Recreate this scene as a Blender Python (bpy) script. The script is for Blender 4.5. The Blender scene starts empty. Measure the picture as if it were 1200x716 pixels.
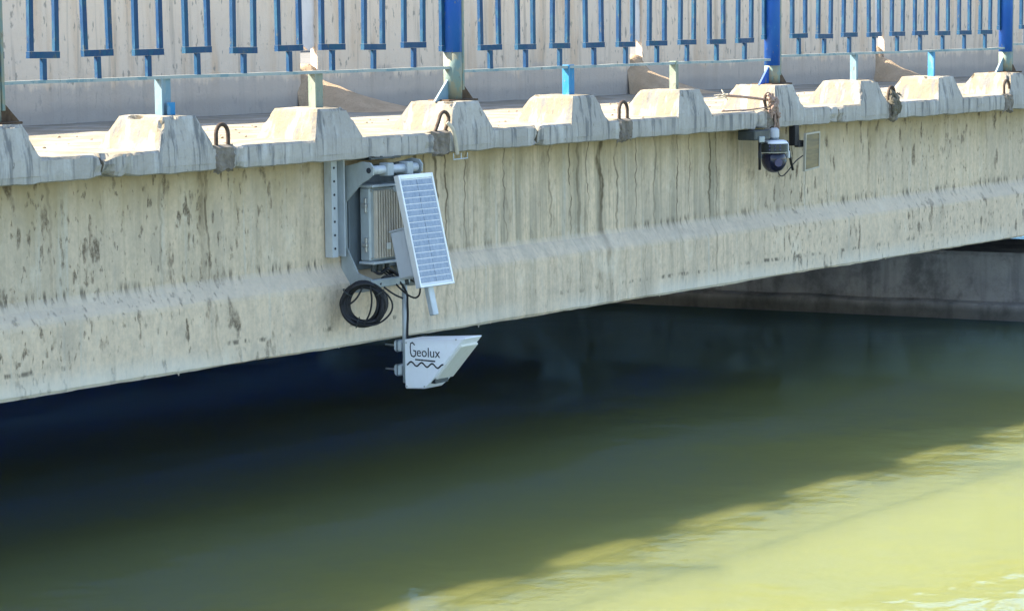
import bpy, bmesh, math, random
from mathutils import Vector, Matrix, noise as mnoise

random.seed(7)
SC = bpy.context.scene
COL = SC.collection

# ------------------------------------------------------------------ camera
F_PX, TH, PITCH, ROLL = 3000.0, 0.6591, 0.112, -0.0106
cam_d = bpy.data.cameras.new('camera')
cam_d.sensor_width = 36.0
cam_d.sensor_fit = 'HORIZONTAL'
cam_d.lens = F_PX / 1200.0 * 36.0
cam_d.clip_end = 2000.0
cam = bpy.data.objects.new('camera', cam_d)
COL.objects.link(cam)
v = Vector((math.cos(TH) * math.cos(PITCH), math.sin(TH) * math.cos(PITCH), -math.sin(PITCH)))
r = Vector((math.sin(TH), -math.cos(TH), 0.0))
u = r.cross(v)
r2 = r * math.cos(ROLL) + u * math.sin(ROLL)
u2 = -r * math.sin(ROLL) + u * math.cos(ROLL)
cam.matrix_world = Matrix(((r2.x, u2.x, -v.x, -7.8349), (r2.y, u2.y, -v.y, -7.9704), (r2.z, u2.z, -v.z, 0.0), (0, 0, 0, 1)))
SC.camera = cam

# ------------------------------------------------------------------ light
SUN = Vector((-0.43, 0.575, 0.62)).normalized()       # direction towards the sun
EL = math.asin(SUN.z)
ROT = math.atan2(SUN.x, SUN.y)
world = bpy.data.worlds.new('World')
SC.world = world
world.use_nodes = True
wn = world.node_tree.nodes
bg = wn['Background']
sky = wn.new('ShaderNodeTexSky')
sky.sky_type = 'NISHITA'
sky.sun_disc = False
sky.sun_elevation = EL
sky.sun_rotation = ROT
sky.dust_density = 1.5
world.node_tree.links.new(sky.outputs[0], bg.inputs[0])
bg.inputs[1].default_value = 0.11
sun_d = bpy.data.lights.new('sun', 'SUN')
sun_d.energy = 4.6
sun_d.angle = math.radians(0.53)
sun_d.color = (1.0, 0.90, 0.73)
sun = bpy.data.objects.new('sun', sun_d)
COL.objects.link(sun)
sun.rotation_euler = (-SUN).to_track_quat('-Z', 'Y').to_euler()
SC.view_settings.view_transform = 'Standard'
SC.view_settings.look = 'None'
SC.view_settings.exposure = 2.02
SC.view_settings.gamma = 1.0

WATER_Z = -2.27
FACE_Y, WEB_Y = 0.11, 0.17

# ------------------------------------------------------------------ node helper
class NT:
    def __init__(s, name):
        s.m = bpy.data.materials.new(name)
        s.m.use_nodes = True
        s.t = s.m.node_tree
        s.n = s.t.nodes
        s.b = s.n['Principled BSDF']
        s.g = s.n.new('ShaderNodeNewGeometry')
        s.pos = s.g.outputs['Position']
    def put(s, sock, val):
        if hasattr(val, 'is_linked') or isinstance(val, bpy.types.NodeSocket):
            s.t.links.new(val, sock)
        elif isinstance(val, (tuple, list)):
            dv = tuple(val)
            if len(dv) == 3 and len(sock.default_value) == 4:
                dv = dv + (1.0,)
            sock.default_value = dv
        else:
            sock.default_value = val
    def scaled(s, sc, off=(0, 0, 0)):
        m = s.n.new('ShaderNodeMapping')
        s.put(m.inputs[0], s.pos)
        m.inputs['Scale'].default_value = sc
        m.inputs['Location'].default_value = off
        return m.outputs[0]
    def noise(s, sc, scale=1.0, det=4, rough=.55, off=(0, 0, 0), dist=0.0):
        t = s.n.new('ShaderNodeTexNoise')
        s.put(t.inputs['Vector'], s.scaled(sc, off))
        t.inputs['Scale'].default_value = scale
        t.inputs['Detail'].default_value = det
        t.inputs['Roughness'].default_value = rough
        t.inputs['Distortion'].default_value = dist
        return t.outputs[0]
    def math(s, op, a, b=0.0, clamp=False):
        t = s.n.new('ShaderNodeMath')
        t.operation = op
        t.use_clamp = clamp
        s.put(t.inputs[0], a)
        s.put(t.inputs[1], b)
        return t.outputs[0]
    def rng(s, val, lo, hi, a=0.0, b=1.0, smooth=True):
        t = s.n.new('ShaderNodeMapRange')
        t.interpolation_type = 'SMOOTHSTEP' if smooth else 'LINEAR'
        s.put(t.inputs[0], val)
        for i, x in enumerate((lo, hi, a, b)):
            t.inputs[i + 1].default_value = x
        return t.outputs[0]
    def mix(s, f, a, b, mode='MIX'):
        t = s.n.new('ShaderNodeMix')
        t.data_type = 'RGBA'
        t.blend_type = mode
        s.put(t.inputs[0], f)
        s.put(t.inputs[6], a)
        s.put(t.inputs[7], b)
        return t.outputs[2]
    def xyz(s):
        t = s.n.new('ShaderNodeSeparateXYZ')
        s.put(t.inputs[0], s.pos)
        return t.outputs
    def bump(s, h, dist=.01, strength=1.0, nrm=None):
        t = s.n.new('ShaderNodeBump')
        t.inputs['Strength'].default_value = strength
        t.inputs['Distance'].default_value = dist
        s.put(t.inputs['Height'], h)
        if nrm is not None:
            s.put(t.inputs['Normal'], nrm)
        return t.outputs[0]
    def done(s, col=None, rough=None, nrm=None, metal=None, spec=None):
        if col is not None: s.put(s.b.inputs['Base Color'], col)
        if rough is not None: s.put(s.b.inputs['Roughness'], rough)
        if nrm is not None: s.put(s.b.inputs['Normal'], nrm)
        if metal is not None: s.put(s.b.inputs['Metallic'], metal)
        if spec is not None: s.put(s.b.inputs['Specular IOR Level'], spec)
        return s.m

# ------------------------------------------------------------------ materials
DRIPS = [(0.40, .030, .55), (1.90, .022, .8), (2.06, .016, .9), (3.28, .020, .6), (3.47, .030, .95), (3.62, .012, .7), (3.98, .012, .5),
         (4.55, .014, 1.0), (1.98, .012, .7), (3.02, .010, .5), (6.39, .03, .35), (7.97, .02, .3), (0.15, .012, .3), (-.5, .014, .3), (5.62, .010, .4), (3.20, .007, .95), (3.36, .006, .8), (3.80, .006, .9), (4.20, .007, .9), (4.32, .006, .7), (4.62, .006, .9), (2.30, .007, .8), (2.62, .006, .7), (2.14, .010, .95), (0.43, .012, .8)]

def mat_girder():
    s = NT('weathered_girder_concrete')
    x, y, z = s.xyz()
    big = s.noise((.8, .8, 1.1), det=3)
    c = s.mix(s.rng(big, .35, .65), (.74, .59, .405), (.63, .515, .37))
    fl = s.rng(z, -1.30, -1.18)                       # flange is greyer, the web yellower
    c = s.mix(fl, (.76, .605, .425), c)
    wet = s.math('MULTIPLY', s.rng(x, 1.6, 2.6), s.rng(x, 5.4, 4.6))
    wet = s.math('MULTIPLY', s.rng(wet, 0, 1, .30, .85), s.rng(fl, 0, 1, .45, 1.0))
    st = s.noise((11, 11, .55), det=5, rough=.6)
    c = s.mix(s.math('MULTIPLY', wet, s.rng(st, .40, .68, 0, .95)), c, (.29, .265, .195))
    st2 = s.noise((48, 48, .9), det=4, rough=.6, off=(3, 1, 7))
    c = s.mix(s.math('MULTIPLY', wet, s.rng(st2, .48, .70, 0, .75)), c, (.25, .22, .15))
    lt = s.noise((19, 19, .7), det=4, rough=.6, off=(9, 1, 3))
    c = s.mix(s.rng(lt, .55, .75, 0, .55), c, (.60, .575, .49))
    grain = s.noise((40, 40, 30), det=5, rough=.7)
    c = s.mix(s.rng(grain, .35, .7, 0, .3), c, (.27, .25, .2))
    mot = s.noise((5, 5, 3.2), det=6, rough=.68, off=(6, 1, 8))
    c = s.mix(s.rng(mot, .48, .70, 0, .5), c, (.40, .345, .265))
    c = s.mix(s.rng(mot, .45, .28, 0, .4), c, (.80, .72, .57))
    # yellow-brown run-off band under the cornice
    band = s.math('ADD', z, s.math('MULTIPLY', s.math('SUBTRACT', s.noise((6, 6, .4), det=4, off=(5, 5, 5)), .5), .55))
    c = s.mix(s.rng(band, -.95, -.62, 0, .66), c, (.33, .265, .14))
    # drip lines
    wig = s.math('MULTIPLY', s.math('SUBTRACT', s.noise((2.5, 2.5, 5.5), det=3), .5), .13)
    acc = None
    for X, w, a in DRIPS:
        d = s.math('ABSOLUTE', s.math('SUBTRACT', s.math('ADD', x, wig), X))
        m = s.rng(d, w * 1.0, w * .25, 0, a)
        acc = m if acc is None else s.math('MAXIMUM', acc, m)
    zf = s.math('ADD', z, s.math('MULTIPLY', s.math('SUBTRACT', s.noise((9, 9, 2), det=3), .5), .7))
    acc = s.math('MULTIPLY', acc, s.rng(zf, -1.3, -.9, .30, 1.0))
    acc = s.math('MULTIPLY', acc, s.rng(s.noise((30, 30, 9), det=4), .30, .55, .3, 1.0))
    c = s.mix(s.math('MULTIPLY', acc, .95), c, (.10, .076, .042))
    # dark pitted blotches, longer than wide, in clusters
    def blot(sc, off, lo, hi, clus_off, clo, chi):
        n = s.noise(sc, det=3, rough=.5, off=off)
        k = s.noise((.9, .9, 1.5), det=2, off=clus_off)
        return s.math('MULTIPLY', s.rng(n, lo, hi), s.rng(k, clo, chi))
    b1 = blot((13, 13, 4.6), (1, 2, 3), .61, .70, (4, 4, 4), .40, .52)
    b2 = blot((27, 27, 9), (8, 2, 1), .59, .69, (1, 7, 2), .38, .52)
    b3 = blot((50, 50, 20), (2, 9, 4), .62, .72, (6, 1, 1), .36, .52)
    fine = s.rng(s.noise((90, 90, 60), det=4, rough=.7), .35, .6, .35, 1.0)
    place = s.math('MAXIMUM', s.rng(x, 1.3, .5), s.rng(x, 4.7, 5.6))
    place = s.rng(place, 0, 1, .35, 1.0)
    bl = s.math('MULTIPLY', s.math('MAXIMUM', s.math('MAXIMUM', b1, b2), s.math('MULTIPLY', b3, .8)), s.math('MULTIPLY', fine, place))
    c = s.mix(s.math('MULTIPLY', bl, .88), c, (.135, .102, .066))
    # dashed cold-joint line on the flange and along the upper slope edge
    ln = None
    for Z, w, sc, off in ((-1.455, .016, 5.0, 2.0), (-1.165, .050, 12.0, 6.0)):
        wob = s.math('MULTIPLY', s.math('SUBTRACT', s.noise((1.5, 1.5, 1.5), det=3, off=(off, 0, 0)), .5), .05)
        d = s.math('ABSOLUTE', s.math('SUBTRACT', s.math('ADD', z, wob), Z))
        m = s.math('MULTIPLY', s.rng(d, w, w * .2), s.rng(s.noise((sc * 2.6, 1, 4), det=4, rough=.65, off=(off, off, 0)), .52, .62))
        m = s.math('MULTIPLY', m, s.rng(s.noise((.8, 1, 1), det=2, off=(off, 3, 0)), .4, .55))
        ln = m if ln is None else s.math('MAXIMUM', ln, m)
    c = s.mix(s.math('MULTIPLY', ln, .9), c, (.15, .125, .09))
    # pale dust caught on the slope
    du = s.math('MULTIPLY', s.rng(z, -1.15, -1.19), s.rng(z, -1.28, -1.23))
    c = s.mix(s.math('MULTIPLY', du, .55), c, (.66, .565, .455))
    # lime bloom on the lower edge
    c = s.mix(s.math('MULTIPLY', s.rng(z, -1.44, -1.54), s.rng(big, .4, .6, .1, .6)), c, (.74, .69, .58))
    h = s.math('ADD', s.math('MULTIPLY', bl, -.7), s.math('MULTIPLY', grain, .5))
    h = s.math('ADD', h, s.math('MULTIPLY', st2, .35))
    return s.done(c, .9, s.bump(h, .006), spec=.25)

def mat_cornice(name, a, b, warm=0.0):
    s = NT(name)
    x, y, z = s.xyz()
    big = s.noise((1.7, 1.7, 1.7), det=4)
    c = s.mix(s.rng(big, .35, .65), a, b)
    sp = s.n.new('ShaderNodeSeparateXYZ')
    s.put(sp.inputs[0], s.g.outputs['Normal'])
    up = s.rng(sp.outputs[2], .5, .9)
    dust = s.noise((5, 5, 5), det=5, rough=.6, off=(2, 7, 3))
    # vertical wash marks on the steep sides, sunlit cream tone painted on the sun-facing sides
    sun_side = s.math('MULTIPLY', s.rng(sp.outputs[0], -.5, -.8), s.rng(dust, .30, .5, .55, 1.0))
    c = s.mix(sun_side, c, (.235, .20, .148))
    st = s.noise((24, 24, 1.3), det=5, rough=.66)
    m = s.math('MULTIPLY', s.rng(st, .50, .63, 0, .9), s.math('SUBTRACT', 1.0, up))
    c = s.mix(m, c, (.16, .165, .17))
    lime = s.noise((16, 16, 2.5), det=4, off=(4, 2, 1))
    c = s.mix(s.math('MULTIPLY', s.rng(lime, .52, .7, 0, .6), s.math('SUBTRACT', 1.0, up)), c, (.56, .56, .54))
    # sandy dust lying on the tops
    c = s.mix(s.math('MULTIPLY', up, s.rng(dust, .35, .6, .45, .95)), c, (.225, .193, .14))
    ds = s.noise((7, 22, 10), det=5, rough=.65, off=(1, 1, 9))
    c = s.mix(s.math('MULTIPLY', up, s.rng(ds, .58, .70, 0, .55)), c, (.185, .15, .10))
    bl = s.rng(s.noise((24, 24, 15), det=3, off=(5, 5, 2)), .66, .72)
    bl = s.math('MULTIPLY', bl, s.rng(s.noise((1.3, 1.3, 1.3), det=2, off=(3, 0, 0)), .42, .58))
    c = s.mix(s.math('MULTIPLY', bl, s.math('MULTIPLY', s.math('SUBTRACT', 1.0, up), .75)), c, (.14, .13, .11))
    grain = s.noise((45, 45, 45), det=5, rough=.7)
    c = s.mix(s.rng(grain, .4, .75, 0, .3), c, (.26, .24, .2))
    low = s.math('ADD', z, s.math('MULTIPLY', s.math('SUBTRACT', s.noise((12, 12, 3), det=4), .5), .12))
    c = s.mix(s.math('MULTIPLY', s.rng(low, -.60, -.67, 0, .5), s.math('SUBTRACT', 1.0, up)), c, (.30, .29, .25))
    h = s.math('ADD', s.math('MULTIPLY', grain, .8), s.math('MULTIPLY', dust, 1.2))
    return s.done(c, .92, s.bump(h, .006), spec=.2)

def mat_wall():
    s = NT('barrier_concrete')
    x, y, z = s.xyz()
    big = s.noise((1.2, 1.2, 1.2), det=4)
    c = s.mix(s.rng(big, .3, .7), (.74, .61, .47), (.68, .575, .46))
    rust = s.noise((7, 7, .8), det=4, off=(1, 3, 2))
    c = s.mix(s.rng(rust, .50, .68, 0, .75), c, (.60, .45, .31))
    st = s.noise((22, 22, 1.1), det=5, rough=.65)
    c = s.mix(s.rng(st, .50, .70, 0, .7), c, (.40, .34, .27))
    sp = s.rng(s.noise((38, 38, 13), det=4, off=(7, 2, 2)), .60, .68, 0, .8)
    c = s.mix(sp, c, (.29, .265, .22))
    edge = s.math('ADD', z, s.math('MULTIPLY', s.math('SUBTRACT', s.noise((6, 6, 1.0), det=6, rough=.72), .5), .30))
    c = s.mix(s.rng(edge, -.32, -.37, 0, .75), c, (.45, .40, .35))
    edge2 = s.math('ADD', z, s.math('MULTIPLY', s.math('SUBTRACT', s.noise((4, 4, 4), det=5), .5), .1))
    c = s.mix(s.rng(edge2, -.43, -.50, 0, .5), c, (.31, .29, .275))
    grain = s.noise((40, 40, 40), det=5, rough=.7)
    return s.done(c, .92, s.bump(s.math('ADD', grain, s.math('MULTIPLY', st, .6)), .005), spec=.2)

def mat_pier():
    s = NT('pier_concrete')
    x, y, z = s.xyz()
    n1 = s.noise((1.6, 1.6, 1.6), det=6, rough=.65)
    c = s.mix(s.rng(n1, .3, .7), (.48, .45, .42), (.29, .28, .27))
    st = s.noise((9, 9, .7), det=5, rough=.6)
    c = s.mix(s.rng(st, .45, .75, 0, .5), c, (.12, .12, .12))
    mo = s.noise((3.5, 3.5, 3), det=6, rough=.7, off=(5, 2, 2))
    c = s.mix(s.rng(mo, .42, .66, 0, .7), c, (.12, .118, .115))
    lime = s.noise((6, 6, 1.6), det=4, off=(3, 3, 3))
    c = s.mix(s.rng(lime, .58, .72, 0, .4), c, (.33, .32, .29))
    wl = s.math('ADD', z, s.math('MULTIPLY', s.math('SUBTRACT', s.noise((5, 5, 2), det=3), .5), .08))
    c = s.mix(s.rng(wl, -2.14, -2.22, 0, .65), c, (.055, .06, .05))
    g = s.noise((30, 30, 30), det=5, rough=.7)
    return s.done(c, .9, s.bump(g, .01), spec=.2)

def mat_soffit():  # strong blue put into the concrete so its reflection turns water navy
    s = NT('soffit_blue_tint')
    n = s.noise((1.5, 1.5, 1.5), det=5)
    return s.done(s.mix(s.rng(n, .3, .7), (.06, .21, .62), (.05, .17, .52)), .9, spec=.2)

def mat_road():
    s = NT('dusty_road')
    n = s.noise((3, 3, 3), det=5)
    c = s.mix(s.rng(n, .35, .7), (.19, .185, .175), (.15, .148, .14))
    return s.done(c, .95, spec=.2)

def mat_soil(name='sandy_soil', a=(.50, .37, .25), b=(.42, .31, .205)):
    s = NT(name)
    n = s.noise((9, 9, 9), det=6, rough=.65)
    g = s.noise((70, 70, 70), det=4, rough=.7)
    c = s.mix(s.rng(n, .35, .65), a, b)
    c = s.mix(s.rng(g, .55, .75, 0, .5), c, (.30, .22, .14))
    return s.done(c, .97, s.bump(g, .01), spec=.1)

def mat_paint(name, base, worn, rust, amt=.5, lo=.52, sc=(20, 20, 9)):
    s = NT(name)
    n = s.noise(sc, det=5, rough=.65)
    c = s.mix(s.rng(n, lo, lo + .06, 0, amt), base, worn)
    n2 = s.noise((33, 33, 16), det=5, rough=.7, off=(4, 4, 1))
    c = s.mix(s.rng(n2, .60, .68, 0, .85), c, rust)
    fade = s.noise((5, 5, 3), det=3, off=(2, 2, 2))
    c = s.mix(s.rng(fade, .35, .7, 0, .3), c, worn)
    sp = s.n.new('ShaderNodeSeparateXYZ')
    s.put(sp.inputs[0], s.g.outputs['Normal'])
    c = s.mix(s.rng(sp.outputs[2], .6, .9, 0, .75), c, (.30, .28, .23))      # road dust lying on ledges
    return s.done(c, s.rng(n, .4, .6, .45, .65), s.bump(n2, .003), spec=.3)

def mat_plain(name, col, rough=.5, metal=0.0, var=.12, sc=18, dirt=(.2, .18, .14), damt=.25):
    s = NT(name)
    n = s.noise((sc, sc, sc * .5), det=5, rough=.65)
    dk = tuple(k * (1 - var) for k in col)
    c = s.mix(s.rng(n, .35, .65), col, dk)
    n2 = s.noise((sc * 2.2, sc * 2.2, sc * .5), det=5, rough=.7, off=(2, 5, 1))
    c = s.mix(s.rng(n2, .55, .75, 0, damt), c, dirt)
    return s.done(c, s.rng(n, .3, .7, rough * .85, min(1, rough * 1.2)), metal=metal)

def mat_water():
    s = NT('turbid_green_water')
    n = s.noise((.5, .5, .5), det=4)
    c = s.mix(s.rng(n, .3, .7), (.150, .160, .050), (.136, .150, .056))
    w1 = s.noise((1.1, 1.1, 1), det=3, rough=.5)
    w2 = s.noise((4.5, 4.5, 1), det=3, rough=.5, off=(3, 3, 3))
    patch = s.rng(s.noise((.16, .16, 1), det=2, off=(8, 1, 1)), .40, .62, .15, 1.0)
    h = s.math('ADD', s.math('MULTIPLY', w1, 1.0), s.math('MULTIPLY', w2, .22))
    h = s.math('MULTIPLY', h, patch)
    nrm = s.bump(h, .026)
    s.b.inputs['Specular IOR Level'].default_value = 0.0
    s.b.inputs['Subsurface Weight'].default_value = 1.0
    s.b.inputs['Subsurface Radius'].default_value = (.7, .75, 1.0)
    s.b.inputs['Subsurface Scale'].default_value = 5.0
    s.done(c, 1.0, nrm)
    gl = s.n.new('ShaderNodeBsdfGlossy')
    gl.inputs['Roughness'].default_value = .05
    gl.inputs['Color'].default_value = (.40, .68, 1.0, 1.0)  # blue tint painted into all reflections, for navy shaded water
    s.put(gl.inputs['Normal'], nrm)
    fr_ = s.n.new('ShaderNodeFresnel')
    fr_.inputs['IOR'].default_value = 1.5
    s.put(fr_.inputs['Normal'], nrm)
    mx = s.n.new('ShaderNodeMixShader')
    s.put(mx.inputs[0], fr_.outputs[0])
    s.t.links.new(s.b.outputs[0], mx.inputs[1])
    s.t.links.new(gl.outputs[0], mx.inputs[2])
    s.t.links.new(mx.outputs[0], s.n['Material Output'].inputs['Surface'])
    return s.m

M_GIRD = mat_girder()
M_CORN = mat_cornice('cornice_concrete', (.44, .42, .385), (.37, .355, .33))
M_WALL = mat_wall()
M_PIER = mat_pier()
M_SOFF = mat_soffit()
M_ROAD = mat_road()
M_SOIL = mat_soil()
M_BANK = mat_soil('bank_earth', (.30, .26, .17), (.22, .21, .12))
M_WATER = mat_water()
M_BLUE = mat_paint('faded_blue_paint', (.002, .042, .125), (.016, .095, .150), (.09, .09, .075), .45)
M_POST = mat_paint('bright_blue_paint', (.010, .085, .40), (.05, .22, .50), (.20, .19, .15), .3, .6)
M_PEELED = mat_paint('peeled_post_metal', (.25, .24, .17), (.12, .23, .24), (.13, .085, .05), .6, .47, (26, 26, 12))
M_RAIL = mat_paint('chalky_rail_paint', (.30, .345, .34), (.10, .22, .27), (.14, .12, .09), .6, .53, (12, 12, 12))
M_PEGW = mat_paint('pale_peg_paint', (.21, .29, .33), (.13, .25, .33), (.16, .13, .09), .6, .48)
M_PEGB = mat_paint('blue_peg_paint', (.02, .20, .42), (.25, .40, .46), (.2, .18, .14), .35, .56)
M_PEGG = mat_paint('green_grey_peg', (.20, .25, .20), (.27, .28, .23), (.11, .09, .06), .6, .48)
M_RUST = mat_plain('rusty_steel', (.10, .062, .035), .8, .3, .3, 30, (.05, .03, .02), .5)
M_LOOP = mat_plain('rusted_rebar', (.085, .06, .045), .8, .2, .3, 60, (.15, .09, .05), .4)
M_MORTAR = mat_plain('rough_grey_mortar', (.205, .18, .15), .95, 0, .35, 30, (.08, .065, .05), .6)
M_GALV = mat_plain('galvanised_steel', (.40, .45, .46), .5, .2, .15, 14)
M_GALVL = mat_plain('light_galvanised', (.52, .57, .60), .45, .2, .12, 14)
M_ALU = mat_plain('cast_aluminium', (.60, .53, .43), .5, .1, .18, 16, (.2, .14, .08), .4)
M_PLATE = mat_plain('blue_grey_plate', (.15, .185, .21), .55, .3, .2, 12)
M_BOXG = mat_plain('pale_grey_plastic', (.50, .53, .56), .5, 0, .06, 10)
M_WHITE = mat_plain('white_plastic', (.86, .88, .91), .38, 0, .03, 10, (.6, .58, .5), .12)
M_CREAM = mat_plain('cream_radome', (.74, .74, .68), .45, 0, .06, 12, (.5, .46, .33), .35)
M_FRAME = mat_plain('anodised_frame', (.74, .77, .79), .35, .3, .06, 12)
M_BLACK = mat_plain('black_rubber', (.008, .009, .013), .6, 0, .2, 20, (.06, .06, .06), .3)
M_DARK = mat_plain('dark_grey_plastic', (.045, .055, .055), .5, 0, .2, 20, (.12, .12, .11), .3)
M_BOLT = mat_plain('zinc_bolt', (.5, .5, .48), .4, .8, .1)
M_INK = mat_plain('black_ink', (.02, .025, .035), .6, 0, 0, 10, (.02, .02, .02), 0)
M_GLASS = mat_plain('dark_dome_plastic', (.012, .013, .035), .12, 0, 0, 10, (.02, .02, .02), 0)
M_LENS = mat_plain('lens_glass', (.06, .06, .14), .08, 0, 0, 10, (.02, .02, .02), 0)
M_LED = mat_plain('smoked_led_window', (.02, .028, .035), .2, 0, 0, 10, (.02, .02, .02), 0)
M_ROPE = mat_plain('frayed_pink_cord', (.36, .25, .20), .95, 0, .3, 40, (.12, .07, .05), .6)
M_RAG = mat_plain('dirty_cloth', (.17, .155, .115), .98, 0, .4, 40, (.06, .055, .045), .6)
M_TWINE = mat_plain('pale_twine', (.55, .50, .40), .95, 0, .2, 40)
def mat_cell():
    s = NT('solar_cell')
    n = s.noise((70, 70, 26), det=4, rough=.7)
    c = s.mix(s.rng(n, .35, .65), (.10, .15, .23), (.20, .25, .33))
    m = s.done(c, .22)
    s.b.inputs['Coat Weight'].default_value = 1.0
    s.b.inputs['Coat Roughness'].default_value = .08
    return m
M_CELL = mat_cell()
M_CREAM2 = mat_plain('dull_beige_frame', (.42, .39, .31), .5, 0, .1, 12)
M_BUS = mat_plain('cell_backsheet', (.74, .77, .80), .4, 0, .05, 12)
def mat_film():
    s = NT('amber_panel_film')
    n = s.noise((4, 4, 30), det=5, rough=.7)
    c = s.mix(s.rng(n, .35, .65), (.24, .185, .085), (.14, .115, .065))
    return s.done(c, .6)
M_FILM = mat_film()

# ------------------------------------------------------------------ mesh helpers
def obj(name, bm, mat, parent=None, smooth=False, rec=True):
    if rec:
        bmesh.ops.recalc_face_normals(bm, faces=bm.faces[:])
    me = bpy.data.meshes.new(name)
    bm.to_mesh(me)
    bm.free()
    me.materials.append(mat)
    if smooth:
        for p in me.polygons: p.use_smooth = True
    o = bpy.data.objects.new(name, me)
    COL.objects.link(o)
    if parent is not None:
        o.parent = parent
        # parts are modelled in world coordinates; the parent's place is taken off again
        o.matrix_parent_inverse = Matrix.Translation(-world_loc(parent))
    return o

def world_loc(o):
    l = Vector((0, 0, 0))
    if o.get('base'): l = Vector(o['base'])
    return l

def thing(name, label, cat, loc=(0, 0, 0), group=None):
    o = bpy.data.objects.new(name, None)
    o.empty_display_size = .1
    COL.objects.link(o)
    o.location = loc
    o['base'] = tuple(loc)
    o['label'] = label
    o['category'] = cat
    if group: o['group'] = group
    return o

def tag(o, label, cat, group=None, kind=None):
    o['label'] = label
    o['category'] = cat
    if group: o['group'] = group
    if kind: o['kind'] = kind
    return o

def inst(name, src, parent, off):
    o = src.copy()
    o.name = name
    COL.objects.link(o)
    o.parent = parent
    o.matrix_parent_inverse = Matrix.Translation(-world_loc(parent))
    o.location = Vector(off)
    return o

def box(bm, x0, x1, y0, y1, z0, z1, bev=0.0, mat=None):
    ret = bmesh.ops.create_cube(bm, size=1.0)
    vs = ret['verts']
    for w in vs:
        w.co = Vector((x0 + (w.co.x + .5) * (x1 - x0), y0 + (w.co.y + .5) * (y1 - y0), z0 + (w.co.z + .5) * (z1 - z0)))
    if bev > 0:
        es = list({e for w in vs for e in w.link_edges})
        r_ = bmesh.ops.bevel(bm, geom=es, offset=bev, segments=1, affect='EDGES', profile=.5)
        vs = r_['verts']
    if mat is not None:
        bmesh.ops.transform(bm, matrix=mat, verts=list(vs))
    return vs

def tube(bm, pts, rad, seg=10, cap=True, closed=False):
    pts = [Vector(p) for p in pts]
    n = len(pts)
    rads = rad if isinstance(rad, (list, tuple)) else [rad] * n
    prev = None
    rings = []
    for i, p in enumerate(pts):
        if closed:
            t = pts[(i + 1) % n] - pts[i - 1]
        else:
            t = pts[min(i + 1, n - 1)] - pts[max(i - 1, 0)]
        t.normalize()
        if prev is None:
            a = Vector((0, 0, 1)) if abs(t.z) < .9 else Vector((1, 0, 0))
            nx = t.cross(a).normalized()
        else:
            nx = (prev - t * prev.dot(t)).normalized()
        prev = nx
        ny = t.cross(nx)
        rings.append([bm.verts.new(p + (nx * math.cos(2 * math.pi * k / seg) + ny * math.sin(2 * math.pi * k / seg)) * rads[i]) for k in range(seg)])
    for i in range(n if closed else n - 1):
        a, b = rings[i], rings[(i + 1) % n]
        for k in range(seg):
            bm.faces.new((a[k], a[(k + 1) % seg], b[(k + 1) % seg], b[k]))
    if cap and not closed:
        bm.faces.new(rings[0][::-1])
        bm.faces.new(rings[-1])

def prism(bm, poly, axis, a, b, bev=0.0):
    """poly: 2-D points; axis 0 -> (y,z) extruded over x, 1 -> (x,z) over y, 2 -> (x,y) over z"""
    def P(q, t):
        return ((t, q[0], q[1]), (q[0], t, q[1]), (q[0], q[1], t))[axis]
    va = [bm.verts.new(P(q, a)) for q in poly]
    vb = [bm.verts.new(P(q, b)) for q in poly]
    n = len(poly)
    bm.faces.new(va)
    bm.faces.new(vb[::-1])
    for i in range(n):
        bm.faces.new((va[i], vb[i], vb[(i + 1) % n], va[(i + 1) % n]))
    if bev > 0:
        es = list({e for w in va + vb for e in w.link_edges})
        bmesh.ops.bevel(bm, geom=es, offset=bev, segments=1, affect='EDGES')

def ellipsoid(bm, c, rx, ry, rz, us=20, vs=12):
    ret = bmesh.ops.create_uvsphere(bm, u_segments=us, v_segments=vs, radius=1.0)
    for w in ret['verts']:
        w.co = Vector((c[0] + w.co.x * rx, c[1] + w.co.y * ry, c[2] + w.co.z * rz))
    return ret['verts']

def cyl(bm, p0, p1, rad, seg=14):
    tube(bm, [p0, p1], rad, seg)

def fbm(p, s):
    return mnoise.fractal(Vector(p) * s, 1.0, 2.0, 4)

def new(): return bmesh.new()

# ------------------------------------------------------------------ water, ground
bm = new()
box(bm, -70, 90, -60, 45, -6.0, WATER_Z)
w = obj('river_water', bm, M_WATER)
w['kind'] = 'structure'
bm = new()
R = 1200
g = 40
ys = [-R, -75, -62, -54, 30, 38, 46, 60, R]
zs = [1.0, 1.0, -1.0, -6.3, -6.3, -2.5, -.5, .3, .5]
xs = [-R, -200, -60] + [-60 + 10 * i for i in range(1, 16)] + [200, R]
grid = [[bm.verts.new((x, y + (1.2 * math.sin(x * .21 + j) if 0 < j < 8 else 0), z)) for x in xs] for j, (y, z) in enumerate(zip(ys, zs))]
for j in range(len(ys) - 1):
    for i in range(len(xs) - 1):
        bm.faces.new((grid[j][i], grid[j][i + 1], grid[j + 1][i + 1], grid[j + 1][i]))
o = obj('ground', bm, M_BANK, rec=False)
o['kind'] = 'structure'

# ------------------------------------------------------------------ bridge
XL, XR = -12.3, 24.2
bridge = thing('road_bridge', 'long weathered concrete road bridge crossing above green river water', 'bridge')

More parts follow.
